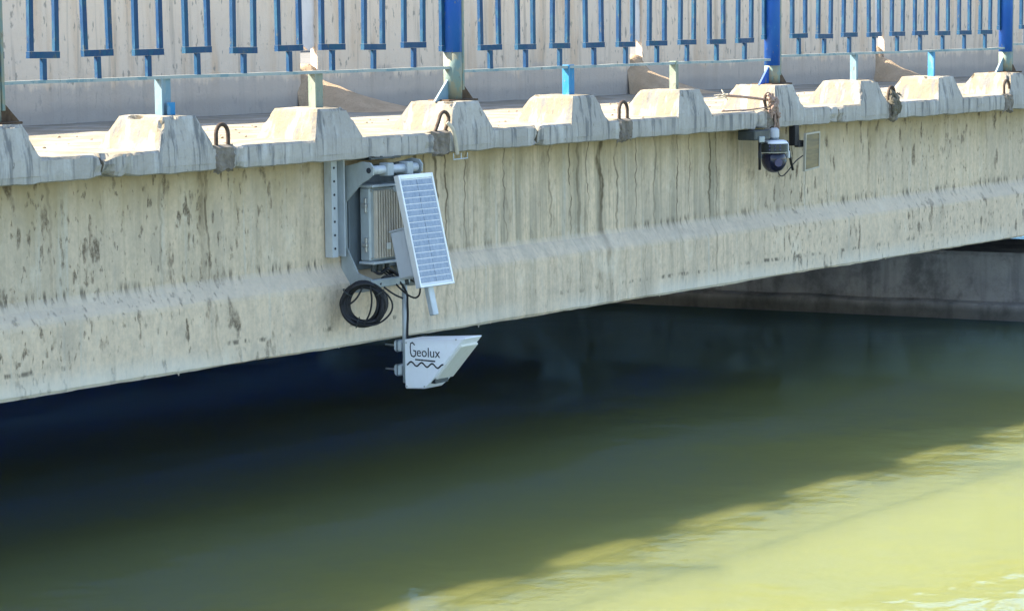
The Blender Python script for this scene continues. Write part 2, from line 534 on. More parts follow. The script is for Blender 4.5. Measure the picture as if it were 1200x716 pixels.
def girder(name, y0, mat, fine):
    """I-girder whose front flange face lies at y0; lofted along x with slight waviness"""
    wb = y0 + .06
    prof = [(wb, -.655), (wb, -.85), (wb, -1.05), (wb, -1.160), (wb - .006, -1.180), (wb - .018, -1.200), (y0 + .014, -1.238), (y0 + .003, -1.256), (y0, -1.275),
            (y0, -1.40), (y0, -1.546), (y0 + .012, -1.558), (y0 + .56, -1.558), (y0 + .56, -1.25), (y0 + .44, -1.18), (y0 + .44, -.655)]
    bm = new()
    n = int((XR - XL) / (.06 if fine else 1.5))
    rows = []
    for i in range(n + 1):
        x = XL + (XR - XL) * i / n
        row = []
        for k, (y, z) in enumerate(prof):
            if fine and 0 < k < 12:
                # formwork boards: each panel stands a few millimetres off its neighbour
                pan = int((x + 20) // 1.22)
                off = (mnoise.random_unit_vector().x * 0 + (math.sin(pan * 12.9898) * 43758.5453 % 1.0 - .5) * .008)
                y = y + off + .004 * fbm((x, 0, z), 2.2)
                z = z + .006 * fbm((x, 3, k), 1.1) + (.004 * fbm((x, 7, k), 9) if k in (10, 11) else 0)
            row.append(bm.verts.new((x, y, z)))
        rows.append(row)
    m = len(prof)
    for i in range(n):
        for k in range(m):
            bm.faces.new((rows[i][k], rows[i + 1][k], rows[i + 1][(k + 1) % m], rows[i][(k + 1) % m]))
    bm.faces.new(rows[0])
    bm.faces.new(rows[-1])
    return obj('girder', bm, mat, bridge)

girder('girder', FACE_Y, M_GIRD, True)
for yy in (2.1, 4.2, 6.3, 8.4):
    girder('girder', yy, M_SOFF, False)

# concrete drips hanging from the lower girder edge
g0 = [o for o in COL.objects if o.name.startswith('girder')][0]
for k in range(11):
    X = random.uniform(-2.2, 8.5)
    bm = new()
    h = random.uniform(.006, .018)
    tube(bm, [(X, FACE_Y + .02, -1.552), (X + random.uniform(-.003, .003), FACE_Y + .02, -1.557 - h)], [.007, .002], 6)
    obj('lime_drip', bm, M_GIRD, g0)

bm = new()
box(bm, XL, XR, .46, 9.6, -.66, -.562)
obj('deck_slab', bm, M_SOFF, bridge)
# diaphragms between girders
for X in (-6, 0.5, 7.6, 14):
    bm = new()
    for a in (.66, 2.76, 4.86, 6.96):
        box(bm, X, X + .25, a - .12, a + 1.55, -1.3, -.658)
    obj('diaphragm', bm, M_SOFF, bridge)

bm = new()
n, mrow = 300, 12
rows = []
for i in range(n + 1):
    x = XL + (XR - XL) * i / n
    rows.append([bm.verts.new((x, .44 + (2.62 - .44) * j / mrow, -.5552 + .004 * fbm((x, j * .2, 0), 1.5) * (j > 0))) for j in range(mrow + 1)])
for i in range(n):
    for j in range(mrow):
        bm.faces.new((rows[i][j], rows[i + 1][j], rows[i + 1][j + 1], rows[i][j + 1]))
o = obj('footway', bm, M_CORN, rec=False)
o['kind'] = 'structure'
bm = new()
box(bm, XL, XR, 2.735, 9.6, -.56, -.32)
o = obj('roadway', bm, M_ROAD)
o['kind'] = 'structure'

# cornice blocks, 3.03 m each, with plinths and lifting loops
BLK = 3.035
J0 = 2.70
PLX = lambda k: k * 1.0                                        # plinth k spans k-.02 .. k+.32
def plinth_bm(k):
    bm = new()
    nx, ny, nz = 16, 12, 9
    b0, b1, t0, t1 = -.019, .322, .030, .232
    fb, ft, bb, bt = 0.0, .026, .40, .30
    zb, zt = -.556, -.411
    seed = k * 7.3
    def P(a, b, c):
        if c < 0:
            p = P(a, b, 0.0)
            return Vector((p.x, p.y - (.0025 if b < .01 else 0), -.628))
        x = (b0 + (b1 - b0) * a) * (1 - c) + (t0 + (t1 - t0) * a) * c
        y = (fb + (bb - fb) * b) * (1 - c) + (ft + (bt - ft) * b) * c
        z = zb + (zt - zb) * c
        p = Vector((x + k, y, z))
        d = .0030 * fbm((p.x, p.y + seed, p.z), 7.0) + .007 * min(0, fbm((p.x, p.y + seed, p.z), 10.0) + .35)
        # worn arrises
        e = [min(a, 1 - a) < .01, min(b, 1 - b) < .01, c > .99]
        if sum(e) >= 2:
            cen = Vector((k + .15, .17, -.5))
            p += (cen - p).normalized() * (.004 + .055 * max(0, fbm((p.x, p.y + seed, p.z), 8.0) - .15))
        if c < .01: d = 0
        return p + Vector((d, d if b > .01 else min(d, .0) , d if c > .99 else 0))
    cache = {}
    def V(i, j, l):
        q = (i, j, l)
        if q not in cache: cache[q] = bm.verts.new(P(i / nx, j / ny, l / nz))
        return cache[q]
    for i in range(nx):
        for l in range(-1, nz):
            for j in (0, ny): bm.faces.new((V(i, j, l), V(i + 1, j, l), V(i + 1, j, l + 1), V(i, j, l + 1)))
        for j in range(ny): bm.faces.new((V(i, j, nz), V(i + 1, j, nz), V(i + 1, j + 1, nz), V(i, j + 1, nz)))
    for j in range(ny):
        for l in range(-1, nz):
            for i in (0, nx): bm.faces.new((V(i, j, l), V(i, j + 1, l), V(i, j + 1, l + 1), V(i, j, l + 1)))
    return bm

CHIPS = [(-.33, .10, .75), (2.70, .05, .6), (5.74, .06, .6), (-.20, .05, .35), (.48, .03, .3), (1.82, .05, .3), (8.77, .05, .5), (4.83, .05, .5), (5.66, .06, .35)]
def block(j):
    x0, x1 = J0 + BLK * j + .006, J0 + BLK * (j + 1) - .006
    bm = new()
    prof = [(.0, -.654), (.0, -.63), (.0, -.60), (.0, -.566), (.010, -.555), (.05, -.5545), (.15, -.5545), (.30, -.5545), (.46, -.5545), (.46, -.659), (.20, -.659), (.012, -.6595)]
    n = int((x1 - x0) / .018)
    rows = []
    for i in range(n + 1):
        x = x0 + (x1 - x0) * i / n
        row = []
        for k, (y, z) in enumerate(prof):
            c = fbm((x, k * .15, j), 6)
            if k in (0, 11): z += .007 * fbm((x, 0, 1), 7); y += .005 * max(0, c)
            if k in (3, 4): y += .006 * max(0, c) + .004 * max(0, fbm((x, 5, 5), 16)); z -= .004 * max(0, fbm((x, 9, 5), 11))
            if k in (1, 2): y += .003 * c
            if k in (5, 6, 7): z += .004 * fbm((x, y, 2), 5)
            for cx, cw, a in CHIPS:
                d = abs(x - cx + .02 * fbm((x, z * 3, 4), 9))
                if d < cw and k in (0, 1, 2, 3, 4, 11):
                    f = (1 - d / cw) * a
                    jag = .6 + .6 * fbm((x, z, 8), 22)
                    y += .07 * f * jag * (1.3 if k in (0, 1, 11) else .45)
                    if k in (3, 4): z -= .045 * f * jag
                    if k in (0, 11): z += .035 * f * jag
            row.append(bm.verts.new((x, y, z)))
        rows.append(row)
    m = len(prof)
    for i in range(n):
        for k in range(m):
            bm.faces.new((rows[i][k], rows[i + 1][k], rows[i + 1][(k + 1) % m], rows[i][(k + 1) % m]))
    bm.faces.new(rows[0]); bm.faces.new(rows[-1])
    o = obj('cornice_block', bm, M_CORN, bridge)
    return o, x0, x1

LOOPS = {.383: 0, 1.905: 1, 3.47: 0, 4.955: 2, 6.39: 3, 7.966: 0}
for j in range(-5, 7):
    b, x0, x1 = block(j)
    for k in range(math.ceil(x0 + .019 - .02), math.floor(x1 - .3 + .02) + 1):
        if x0 - .02 <= k - .019 and k + .322 <= x1 + .02:
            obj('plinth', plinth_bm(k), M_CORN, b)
    for X, kind in LOOPS.items():
        if not (x0 < X < x1): continue
        # rust-stained mortar pocket round the loop's feet
        bm = new()
        nx, nz = 8, 10
        vs = {}
        for i in range(nx + 1):
            for l in range(nz + 1):
                a, c = i / nx - .5, l / nz
                wz = .13 * (1 + .12 * fbm((X, c * 2, 1), 3))
                e = 1 if (i in (0, nx) or l in (0, nz)) else 0
                xx = X + a * wz + .006 * fbm((X + a, c, 2), 9)
                zz = -.548 - c * (.125 + .03 * fbm((X + a * .4, 0, 5), 6))
                yy = -.004 - .010 * (1 - e) * (.5 + fbm((xx, zz, 1), 26)) + .016 * e
                vs[i, l] = bm.verts.new((xx, yy, zz))
        for i in range(nx):
            for l in range(nz):
                bm.faces.new((vs[i, l], vs[i + 1, l], vs[i + 1, l + 1], vs[i, l + 1]))
        top = [vs[i, 0] for i in range(nx + 1)]
        bk = [bm.verts.new((w.co.x, .045, -.5525)) for w in top]
        for i in range(nx): bm.faces.new((top[i], bk[i], bk[i + 1], top[i + 1]))
        obj('mortar_pocket', bm, M_MORTAR, b)
        bm = new()
        tilt = {0: .0, 1: .035, 2: -.02, 3: .0}[kind]
        hw, ht = .038, .096
        pts = [(X - hw, .015, -.60)] + [(X - hw + tilt * t, .015, -.56 + (ht - hw) * t) for t in (.0, .5, 1)]
        for q in range(1, 8):
            a = math.pi * (1 - q / 8)
            pts.append((X + tilt * 1.1 + hw * math.cos(a), .015, -.56 + ht - hw + hw * 1.15 * math.sin(a)))
        pts += [(X + hw + tilt * t, .015, -.56 + (ht - hw) * t) for t in (1, .5, 0)] + [(X + hw, .015, -.60)]
        tube(bm, pts, .0095, 8)
        obj('lifting_loop', bm, M_LOOP, b, smooth=True)

# far parapet of the bridge
bm = new()
box(bm, XL, XR, 9.6, 9.75, -.66, .5)
obj('far_parapet', bm, M_WALL, bridge)

# ------------------------------------------------------------------ pier
def pier_pt(y, z): return 9.352 - .18 * (y - .553)
pier = thing('bridge_pier', 'dark stained concrete pier wall standing in the water under the bridge', 'pier', (9.0, 3.0, WATER_Z))
bm = new()
n = 60
prof = [(0, -3.4), (-.07, -3.4), (-.07, -2.165), (-.055, -2.15), (0, -2.135), (0, -1.95), (0, -1.80), (.02, -1.77), (1.2, -1.77), (1.2, -3.4)]
rows = []
for i in range(n + 1):
    y = -1.2 + 11.5 * i / n
    rows.append([bm.verts.new((pier_pt(y, z) + dx + (.012 * fbm((y, z, 1), 1.3) if k < 8 else 0), y, z + (.01 * fbm((y, 4, 0), 2) if k in (3, 4, 7) else 0))) for k, (dx, z) in enumerate(prof)])
m = len(prof)
for i in range(n):
    for k in range(m):
        bm.faces.new((rows[i][k], rows[i + 1][k], rows[i + 1][(k + 1) % m], rows[i][(k + 1) % m]))
bm.faces.new(rows[0]); bm.faces.new(rows[-1])
obj('pier_wall', bm, M_PIER, pier)
for yy in (FACE_Y - .04, 2.1, 4.2, 6.3, 8.4):
    bm = new()
    X = pier_pt(yy + .3, 0)
    box(bm, X + .25, X + .75, yy + .08, yy + .52, -1.772, -1.560, .01)
    obj('bearing_pad', bm, M_PIER, pier)

# ------------------------------------------------------------------ barrier wall with open joints
barrier = thing('crash_barrier', 'tall pale concrete barrier wall with open joints behind the blue railing', 'barrier wall', (4, 2.66, -.555))
GAPS = [-10.2, -6.7, -3.2, .33, 3.74, 7.22, 10.72, 14.3, 17.8, 21.3]
def wall_seg(x0, x1):
    bm = new()
    nx, nz = max(6, int((x1 - x0) / .07)), 16
    vs = {}
    for i in range(nx + 1):
        for l in range(nz + 1):
            x = x0 + (x1 - x0) * i / nx
            z = -.556 + 1.04 * l / nz
            off = .012 * fbm((x, 1, z), .8) + .004 * fbm((x, 1, z), 5)
            ex = 0
            if i in (0, nx): ex = (.012 * max(0, fbm((x, 3, z), 8))) * (1 if i == 0 else -1)
            vs[i, l, 0] = bm.verts.new((x + ex, 2.60 + off, z))
            vs[i, l, 1] = bm.verts.new((x + ex, 2.655, z))
    for s_ in (0, 1):
        for i in range(nx):
            for l in range(nz):
                bm.faces.new((vs[i, l, s_], vs[i + 1, l, s_], vs[i + 1, l + 1, s_], vs[i, l + 1, s_]))
    for l in range(nz):
        for i in (0, nx): bm.faces.new((vs[i, l, 0], vs[i, l + 1, 0], vs[i, l + 1, 1], vs[i, l, 1]))
    for i in range(nx):
        for l in (0, nz): bm.faces.new((vs[i, l, 0], vs[i + 1, l, 0], vs[i + 1, l, 1], vs[i, l, 1]))
    obj('barrier_segment', bm, M_WALL, barrier)
edges = [XL] + GAPS
M_FILL = mat_plain('pale_joint_strip', (.74, .70, .66), .95, 0, .12, 14, (.4, .36, .3), .35)
for e in GAPS:  # added pale strip in each joint, covers the sunlit jamb faces
    bm = new()
    vs = box(bm, e - .012, e + .162, 2.622, 2.645, -.175, .475)
    bmesh.ops.subdivide_edges(bm, edges=bm.edges[:], cuts=4, use_grid_fill=True)
    for w_ in bm.verts:
        w_.co.y += .006 * fbm((w_.co.x, e, w_.co.z), 9)
        if w_.co.z < -.16: w_.co.z += .05 * fbm((w_.co.x, e, 0), 9)
    obj('added_joint_strip', bm, M_FILL, barrier)
for i, e in enumerate(edges):
    wall_seg(e + (.15 if i else 0), edges[i + 1] if i + 1 < len(edges) else XR)

# ------------------------------------------------------------------ spilled sand at the joints
def heap(gx, label, reach, hgt):
    bm = new()
    nx, ny = 26, 30
    vs = {}
    for i in range(nx + 1):
        for jj in range(ny + 1):
            y = 3.10 - (3.10 - (2.6 - reach)) * jj / ny
            inside = y > 2.60
            half = .13 if inside else .14 + .26 * min(1, (2.6 - y) / reach)
            a = i / nx * 2 - 1
            x = gx + .14 + a * half + (0 if inside else .45 * (2.6 - y))
            if inside:
                z = -.33 + .05 * (1 - abs(a)) + .02 * fbm((x, y, 1), 4)
            else:
                t = min(1.0, max(0.0, (2.6 - y) / reach))
                hh = hgt * (1 - t) ** 1.7 * max(0, 1 - abs(a) ** 1.6)
                z = -.562 + hh * (1 + .12 * fbm((x, y, 1), 5)) + .008 * fbm((x, y, 4), 12) * (1 - t)
            vs[i, jj] = bm.verts.new((x, y, z))
    for i in range(nx):
        for jj in range(ny):
            bm.faces.new((vs[i, jj], vs[i + 1, jj], vs[i + 1, jj + 1], vs[i, jj + 1]))
    # skirt to close the heap down to the footway
    o = obj('sand_heap', bm, M_SOIL, smooth=True)
    tag(o, label, 'sand heap', 'sand spilled through the barrier joints')
heap(3.70, 'longest tan sand heap spilling from a barrier joint, above the grey bracket', .70, .235)
heap(7.18, 'tan sand wedge spilling from the middle barrier joint behind the railing', .55, .23)
heap(10.68, 'small far tan sand wedge at the barrier joint near the right edge', .5, .21)

# ------------------------------------------------------------------ railing
RY = .14
RAIL_TOP = .29
railing = thing('bridge_railing', 'faded blue steel railing with fork shaped balusters along the bridge edge', 'railing', (4, RY, -.41))
POSTS = [2.17 + 3.01 * k for k in range(-4, 7)]
ZR = {-1: -.243, 0: -.262, 1: -.243, 2: -.218}
# baluster fork mesh, made once
bm = new()
W, T, D = .082, .024, .009
box(bm, -W, -W + T, -D, D, -.118, .205)
box(bm, W - T, W, -D, D, -.118, .205)
box(bm, -W - .002, W + .002, -D - .002, D + .002, -.147, -.119)
box(bm, -T / 2, T / 2, -D, D, -.243, -.148)
me0 = None
first = None
for pi in range(len(POSTS) - 1):
    pa, pb = POSTS[pi], POSTS[pi + 1]
    idx = pi - 4
    dz = ZR.get(idx, -.245) + .243
    for k in range(1 if pi else 0, 10):
        x = pa + (pb - pa) * k / 10
        if first is None:
            first = obj('baluster', bm, M_BLUE, railing)
            first.location = (x, RY, dz)
        else:
            o = inst('baluster', first, railing, (x, RY, dz + random.uniform(-.004, .004)))
            o.rotation_euler = (random.uniform(-.01, .01), random.uniform(-.012, .012), random.uniform(-.05, .05))
    if pi:   # fork behind the post
        inst('baluster', first, railing, (pa + .012, RY + .02, dz))
    b2 = new()
    nseg = 24
    pts = []
    for q in range(nseg + 1):
        x = pa + .03 + (pb - pa - .06) * q / nseg
        pts.append((x, .003 * fbm((x, 2, 2), 2)))
    for q in range(nseg):
        x0_, d0 = pts[q]; x1_, d1 = pts[q + 1]
        vs = box(b2, x0_, x1_, RY - .018, RY + .018, -.254 + dz, -.240 + dz)
        for w_ in vs: w_.co.z += d0 if abs(w_.co.x - x0_) < 1e-5 else d1
    bmesh.ops.remove_doubles(b2, verts=b2.verts, dist=1e-4)
    obj('bottom_rail', b2, M_RAIL, railing)
    b2 = new()
    tube(b2, [(pa, RY, .213), (pb, RY, .213)], .011, 8)
    obj('top_rail', b2, M_BLUE, railing, smooth=True)

def post(x, i):
    b2 = new()
    low = {4: -.17, 5: -.30, 6: -.27}.get(i, -.2)
    tube(b2, [(x, RY, low), (x, RY, .2), (x, RY, RAIL_TOP)], .047, 20)
    p = obj('post', b2, M_POST, railing, smooth=False)
    for f in p.data.polygons: f.use_smooth = abs(f.normal.z) < .5
    b2 = new()
    tube(b2, [(x, RY, -.412), (x, RY, low + .002)], .0462, 20)
    q = obj('bare_post_foot', b2, M_PEELED, p)
    for f in q.data.polygons: f.use_smooth = abs(f.normal.z) < .5
    b2 = new()
    box(b2, x + .046, x + .064, RY - .026, RY + .012, -.36, RAIL_TOP - .05, .002)
    obj('post_fin', b2, M_PEELED, p)
    b2 = new()
    prism(b2, [(x - .150, -.413), (x - .044, -.413), (x - .044, -.305)], 1, RY - .006, RY + .006)
    obj('gusset', b2, M_POST if i == 5 else M_PEGW, p)
    b2 = new()
    prism(b2, [(x + .160, -.413), (x + .044, -.413), (x + .044, -.30)], 1, RY - .006, RY + .006)
    obj('gusset', b2, M_RUST, p)
    b2 = new()
    box(b2, x - .115, x + .115, RY - .07, RY + .07, -.414, -.404, .002)
    obj('base_plate', b2, M_RUST, p)
for i, x in enumerate(POSTS): post(x, i)

PEG = {0: (M_PEGW, 'P'), 1: (M_PEGG, ''), 3: (M_PEGB, ''), 4: (M_PEGG, 'thin'), 6: (M_PEGW, 'thin'), 7: (M_PEGB, 'thin')}
for k in range(-9, 21):
    if any(abs(k + .155 - p) < .3 for p in POSTS): continue
    mt, kd = PEG.get(k, (M_PEGG, ''))
    wx = .026 if kd == 'thin' else .036
    b2 = new()
    cx = k + .155
    box(b2, cx - wx, cx - wx + .010, RY - .022, RY + .022, -.415, -.253)
    box(b2, cx - wx + .010, cx + wx, RY - .005, RY + .005, -.415, -.253)
    pg = obj('support_leg', b2, mt, railing)
    if kd == 'P':
        b2 = new()
        box(b2, cx - .012, cx + .034, RY - .034, RY - .024, -.412, -.355, .002)
        obj('clip', b2, M_PEGB, pg)

# ------------------------------------------------------------------ sensor station
PX = 1.33
bracket = thing('mounting_bracket', 'grey galvanised steel bracket frame bolted to the girder below the bridge edge', 'bracket', (1.4, WEB_Y, -1.0))
bm = new()
prism(bm, [(1.222, .166), (1.222, .120), (1.262, .120), (1.262, .152), (1.300, .152), (1.300, .112), (1.310, .112), (1.310, .166)], 2, -1.126, -.60)
ch = obj('wall_channel', bm, M_GALVL, bracket)
for q in range(7):
    bm = new()
    z = -.70 - .064 * q
    cyl(bm, (1.240, .117, z), (1.240, .1195, z), .006, 8)
    obj('slot_hole', bm, M_INK, ch)
def cplate(x):
    bm = new()
    outer = [(.162, -.70), (.162, -1.225), (.085, -1.300), (.03, -1.296), (-.020, -1.285), (-.035, -1.255), (-.018, -1.228), (.040, -1.212), (.060, -1.205),
             (.128, -1.085), (.128, -.868), (.030, -.778), (-.015, -.757), (-.046, -.735), (-.050, -.700), (-.030, -.678), (.02, -.672), (.09, -.69)]
    prism(bm, outer, 0, x, x + .010)
    return bm
obj('side_plate', cplate(PX), M_GALV, bracket)
obj('side_plate', cplate(PX + .36), M_GALV, bracket)
for (y, z) in ((-.022, -.714), (-.006, -1.256)):
    bm = new()
    cyl(bm, (PX - .003, y, z), (PX + .001, y, z), .0135, 14)
    obj('pivot_hole', bm, M_INK, bracket)
bm = new()
tube(bm, [(PX + .008, -.024, -.714), (1.675, -.024, -.714)], .021, 14)
tp = obj('top_pipe', bm, M_GALVL, bracket, smooth=True)
for X in (1.455, 1.60):
    bm = new()
    box(bm, X - .022, X + .022, -.055, .005, -.745, -.683, .004)
    obj('pipe_clamp', bm, M_GALV, tp)
bm = new()
box(bm, PX + .008, 1.625, -.022, .014, -1.276, -1.236, .005)
obj('bottom_arm', bm, M_GALV, bracket)
bm = new()
box(bm, PX + .012, PX + .358, .118, .130, -1.20, -.70, .002)
obj('back_plate', bm, M_PLATE, bracket)
bm = new()
for X in (1.36, 1.44, 1.53):
    box(bm, X, X + .02, .0, .16, -.668, -.650, .002)
box(bm, 1.36, 1.58, -.01, .03, -.664, -.657)
obj('top_hanger', bm, M_DARK, bracket)
bm = new()
tube(bm, [(1.606, .002, -1.23), (1.606, .002, -1.76)], .0135, 14)
pole = obj('drop_pole', bm, M_GALVL, bracket, smooth=True)
for z in (-1.582, -1.700):
    bm = new()
    box(bm, 1.585, 1.628, .016, .062, z - .027, z + .027, .008)
    cl = obj('pole_clamp', bm, M_GALVL, bracket)
    bm = new()
    box(bm, 1.583, 1.630, .033, .042, z - .030, z + .030, .002)
    obj('clamp_band', bm, M_PLATE, cl)
    bm = new()
    cyl(bm, (1.606, .060, z), (1.606, .128, z), .0045, 8)
    obj('clamp_bolt', bm, M_BOLT, cl)

# control cabinet
cab = thing('control_cabinet', 'ribbed bronze grey metal control cabinet inside the grey bracket frame', 'cabinet', (1.5, .06, -1.0))
bm = new()
box(bm, 1.392, 1.640, .030, .096, -1.155, -.800, .008)
obj('housing', bm, M_GALV, cab)
for q in range(12):
    bm = new()
    x = 1.418 + q * .0183
    box(bm, x, x + .0095, .008, .0305, -1.140, -.815, .002)
    obj('cooling_rib', bm, M_ALU, cab)
bm = new()
box(bm, 1.386, 1.646, .004, .100, -.800, -.786, .003)
obj('lid', bm, M_GALVL, cab)
bm = new()
box(bm, 1.386, 1.646, .004, .100, -1.168, -1.155, .003)
obj('base_rim', bm, M_GALVL, cab)
for z in (-.885, -1.075):
    bm = new()
    box(bm, 1.380, 1.398, .045, .060, z - .035, z + .035, .003)
    box(bm, 1.376, 1.398, .040, .072, z - .010, z + .010, .003)
    obj('latch', bm, M_BOLT, cab)
for X, rr in ((1.43, .014), (1.475, .016), (1.53, .013)):
    bm = new()
    cyl(bm, (X, .045, -1.168), (X, .045, -1.205), rr, 10)
    obj('cable_gland', bm, M_DARK, cab, smooth=False)
bm = new()
box(bm, 1.485, 1.515, .003, .0085, -1.10, -1.07, .001)
obj('round_sticker', bm, M_CREAM, cab)

# solar panel, tilted; local frame: a along the bridge, t down the face
T0, T1 = Vector((1.416, -.130, -.737)), Vector((1.420, -.256, -1.266))
LEN = (T1 - T0).length
tdir = (T1 - T0).normalized()
adir = Vector((1, 0, 0))
ndir = tdir.cross(adir).normalized()
if ndir.y > 0: ndir = -ndir                                  # faces the river
SPM = Matrix(((adir.x, tdir.x, ndir.x, T0.x), (adir.y, tdir.y, ndir.y, T0.y), (adir.z, tdir.z, ndir.z, T0.z), (0, 0, 0, 1)))
WID = .255
solar = thing('solar_panel', 'tilted silver framed solar panel with blue grey cells mounted above the white sensor', 'solar panel', (1.55, -.19, -1.0))
fr = .011
bm = new()
for a0, a1, t0, t1 in ((0, fr, 0, LEN), (WID - fr, WID, 0, LEN), (fr, WID - fr, 0, fr * 2.0), (fr, WID - fr, LEN - fr, LEN)):
    box(bm, a0, a1, t0, t1, -.030, .002, .0015)
bmesh.ops.transform(bm, matrix=SPM, verts=bm.verts[:])
obj('frame', bm, M_FRAME, solar)
bm = new()
box(bm, fr, WID - fr, fr * 2, LEN - fr, -.010, -.004)
bmesh.ops.transform(bm, matrix=SPM, verts=bm.verts[:])
obj('backsheet', bm, M_BUS, solar)
NR = 17
ct = (LEN - fr * 3 - .012) / NR
for c_ in range(2):
    for q in range(NR):
        bm = new()
        cw = (WID - 2 * fr - .012) / 2
        a0 = fr + .005 + c_ * (cw + .003)
        t0 = fr * 2 + .006 + q * ct
        box(bm, a0, a0 + cw, t0, t0 + ct - .0048, -.0045, -.0015)
        bmesh.ops.transform(bm, matrix=SPM, verts=bm.verts[:])
        obj('cell', bm, M_CELL, solar)
bm = new()
box(bm, .095, .135, .03, LEN + .135, -.062, -.032, .004)
bmesh.ops.transform(bm, matrix=SPM, verts=bm.verts[:])
obj('tilt_strut', bm, M_GALVL, solar)
bm = new()
for t_ in (.04, .36):
    box(bm, .06, .17, t_, t_ + .025, -.10, -.060, .003)
bmesh.ops.transform(bm, matrix=SPM, verts=bm.verts[:])
obj('strut_clamp', bm, M_GALV, solar)

# battery box behind the panel
bat = thing('battery_box', 'pale grey slim box hung behind the lower half of the tilted solar panel', 'battery box', (1.48, -.07, -1.1))
bm = new()
box(bm, .040, .12, .248, .485, -.160, -.062, .010)
bmesh.ops.transform(bm, matrix=SPM, verts=bm.verts[:])
obj('casing', bm, M_BOXG, bat)
bm = new()
box(bm, .037, .125, .243, .252, -.163, -.058, .004)
bmesh.ops.transform(bm, matrix=SPM, verts=bm.verts[:])
obj('lid', bm, M_BOXG, bat)
bm = new()
for a_ in (-.14, -.085):
    cyl(bm, (.075, .485, a_), (.075, .510, a_), .010, 10)
bmesh.ops.transform(bm, matrix=SPM, verts=bm.verts[:])
obj('cable_gland', bm, M_DARK, bat)

# radar sensor
radar = thing('radar_sensor', 'white wedge shaped radar sensor with printed logo hanging on a pole over the water', 'sensor', (1.62, -.2, -1.65))
RX0, RX1 = 1.552, 1.690
bm = new()
prism(bm, [(-.036, -1.540), (-.415, -1.508), (-.222, -1.716), (-.200, -1.728), (-.160, -1.772), (-.036, -1.780)], 0, RX0, RX1, .006)
obj('shell', bm, M_WHITE, radar)
# cream radome on the slanted front
d = Vector((0, -.222 + .415, -1.716 + 1.508)).normalized()
nrm = Vector((0, d.z, -d.y))
if nrm.y > 0: nrm = -nrm
bm = new()
p0 = Vector((0, -.415, -1.508)) + d * .050
p1 = Vector((0, -.222, -1.716))
q = [p0 - nrm * .01, p1 - nrm * .01, p1 + nrm * .010, p0 + nrm * .010]
prism(bm, [(k_.y, k_.z) for k_ in q], 0, RX0 + .008, RX1 - .002, .003)
obj('radome', bm, M_CREAM, radar)
bm = new()
box(bm, RX0 + .02, RX1 - .02, -.212, -.186, -1.745, -1.715)
obj('drain_recess', bm, M_LED, radar)
bm = new()
box(bm, RX0 + .03, RX1 - .05, -.036, -.010, -1.74, -1.56, .003)
obj('mount_plate', bm, M_GALV, radar)
# printed wordmark on the side that faces upstream
def text_mesh(body, size, yb, zb, slope, name, parent, stretch=1.0):
    cu = bpy.data.curves.new('wordmark', 'FONT')
    cu.body = body
    cu.size = size
    cu.extrude = .0004
    cu.resolution_u = 3
    to = bpy.data.objects.new('wordmark_source', cu)
    COL.objects.link(to)
    me = bpy.data.meshes.new_from_object(to.evaluated_get(bpy.context.evaluated_depsgraph_get()))
    bpy.data.objects.remove(to)
    b2 = new()
    b2.from_mesh(me)
    bpy.data.meshes.remove(me)
    for w_ in b2.verts:
        lx, ly, lz = w_.co
        w_.co = Vector((RX0 - .0012 - lz, yb - lx * stretch, zb + ly + slope * lx))
    return obj(name, b2, M_INK, parent)
ZB = -1.617
logo = text_mesh('eolux', .066, -.113, ZB, .02, 'wordmark', radar, 1.0)
def stroke(bm, pts, w_):
    for (a, b) in zip(pts[:-1], pts[1:]):
        A, B = Vector((RX0 - .0012, a[0], a[1])), Vector((RX0 - .0012, b[0], b[1]))
        dd = (B - A).normalized()
        nn = Vector((0, -dd.z, dd.y)) * w_ / 2
        e_ = dd * w_ * .35
        vs = [A - nn - e_, A + nn - e_, B + nn + e_, B - nn + e_]
        f = bm.faces.new([bm.verts.new(k_) for k_ in vs])
        ex = bmesh.ops.extrude_face_region(bm, geom=[f])
        for w2 in ex['geom']:
            if isinstance(w2, bmesh.types.BMVert): w2.co.x -= .0006
bm = new()
stroke(bm, [(-.103, -1.562), (-.090, -1.552), (-.078, -1.557), (-.076, -1.575), (-.077, -1.602), (-.083, -1.616), (-.098, -1.620), (-.108, -1.612), (-.109, -1.592), (-.097, -1.590)], .006)
obj('wordmark_initial', bm, M_INK, radar)
bm = new()
wv = []
for q_ in range(33):
    y = -.056 - q_ / 32 * .222
    wv.append((y, -1.655 + .0095 * math.sin((y + .056) / .0655 * 2 * math.pi * -1 - .8)))
stroke(bm, wv, .0075)
obj('wave_mark', bm, M_INK, radar)
bm = new()
y = -.108
for q_, L in enumerate((.008, .008, .006, .005, .006, .008, .008, .007, .008, .009, .007)):
    stroke(bm, [(y, -1.633), (y - L, -1.633)], .007)
    y -= L + (.006 if q_ in (2, 4) else .0035)
obj('small_print', bm, M_INK, radar)

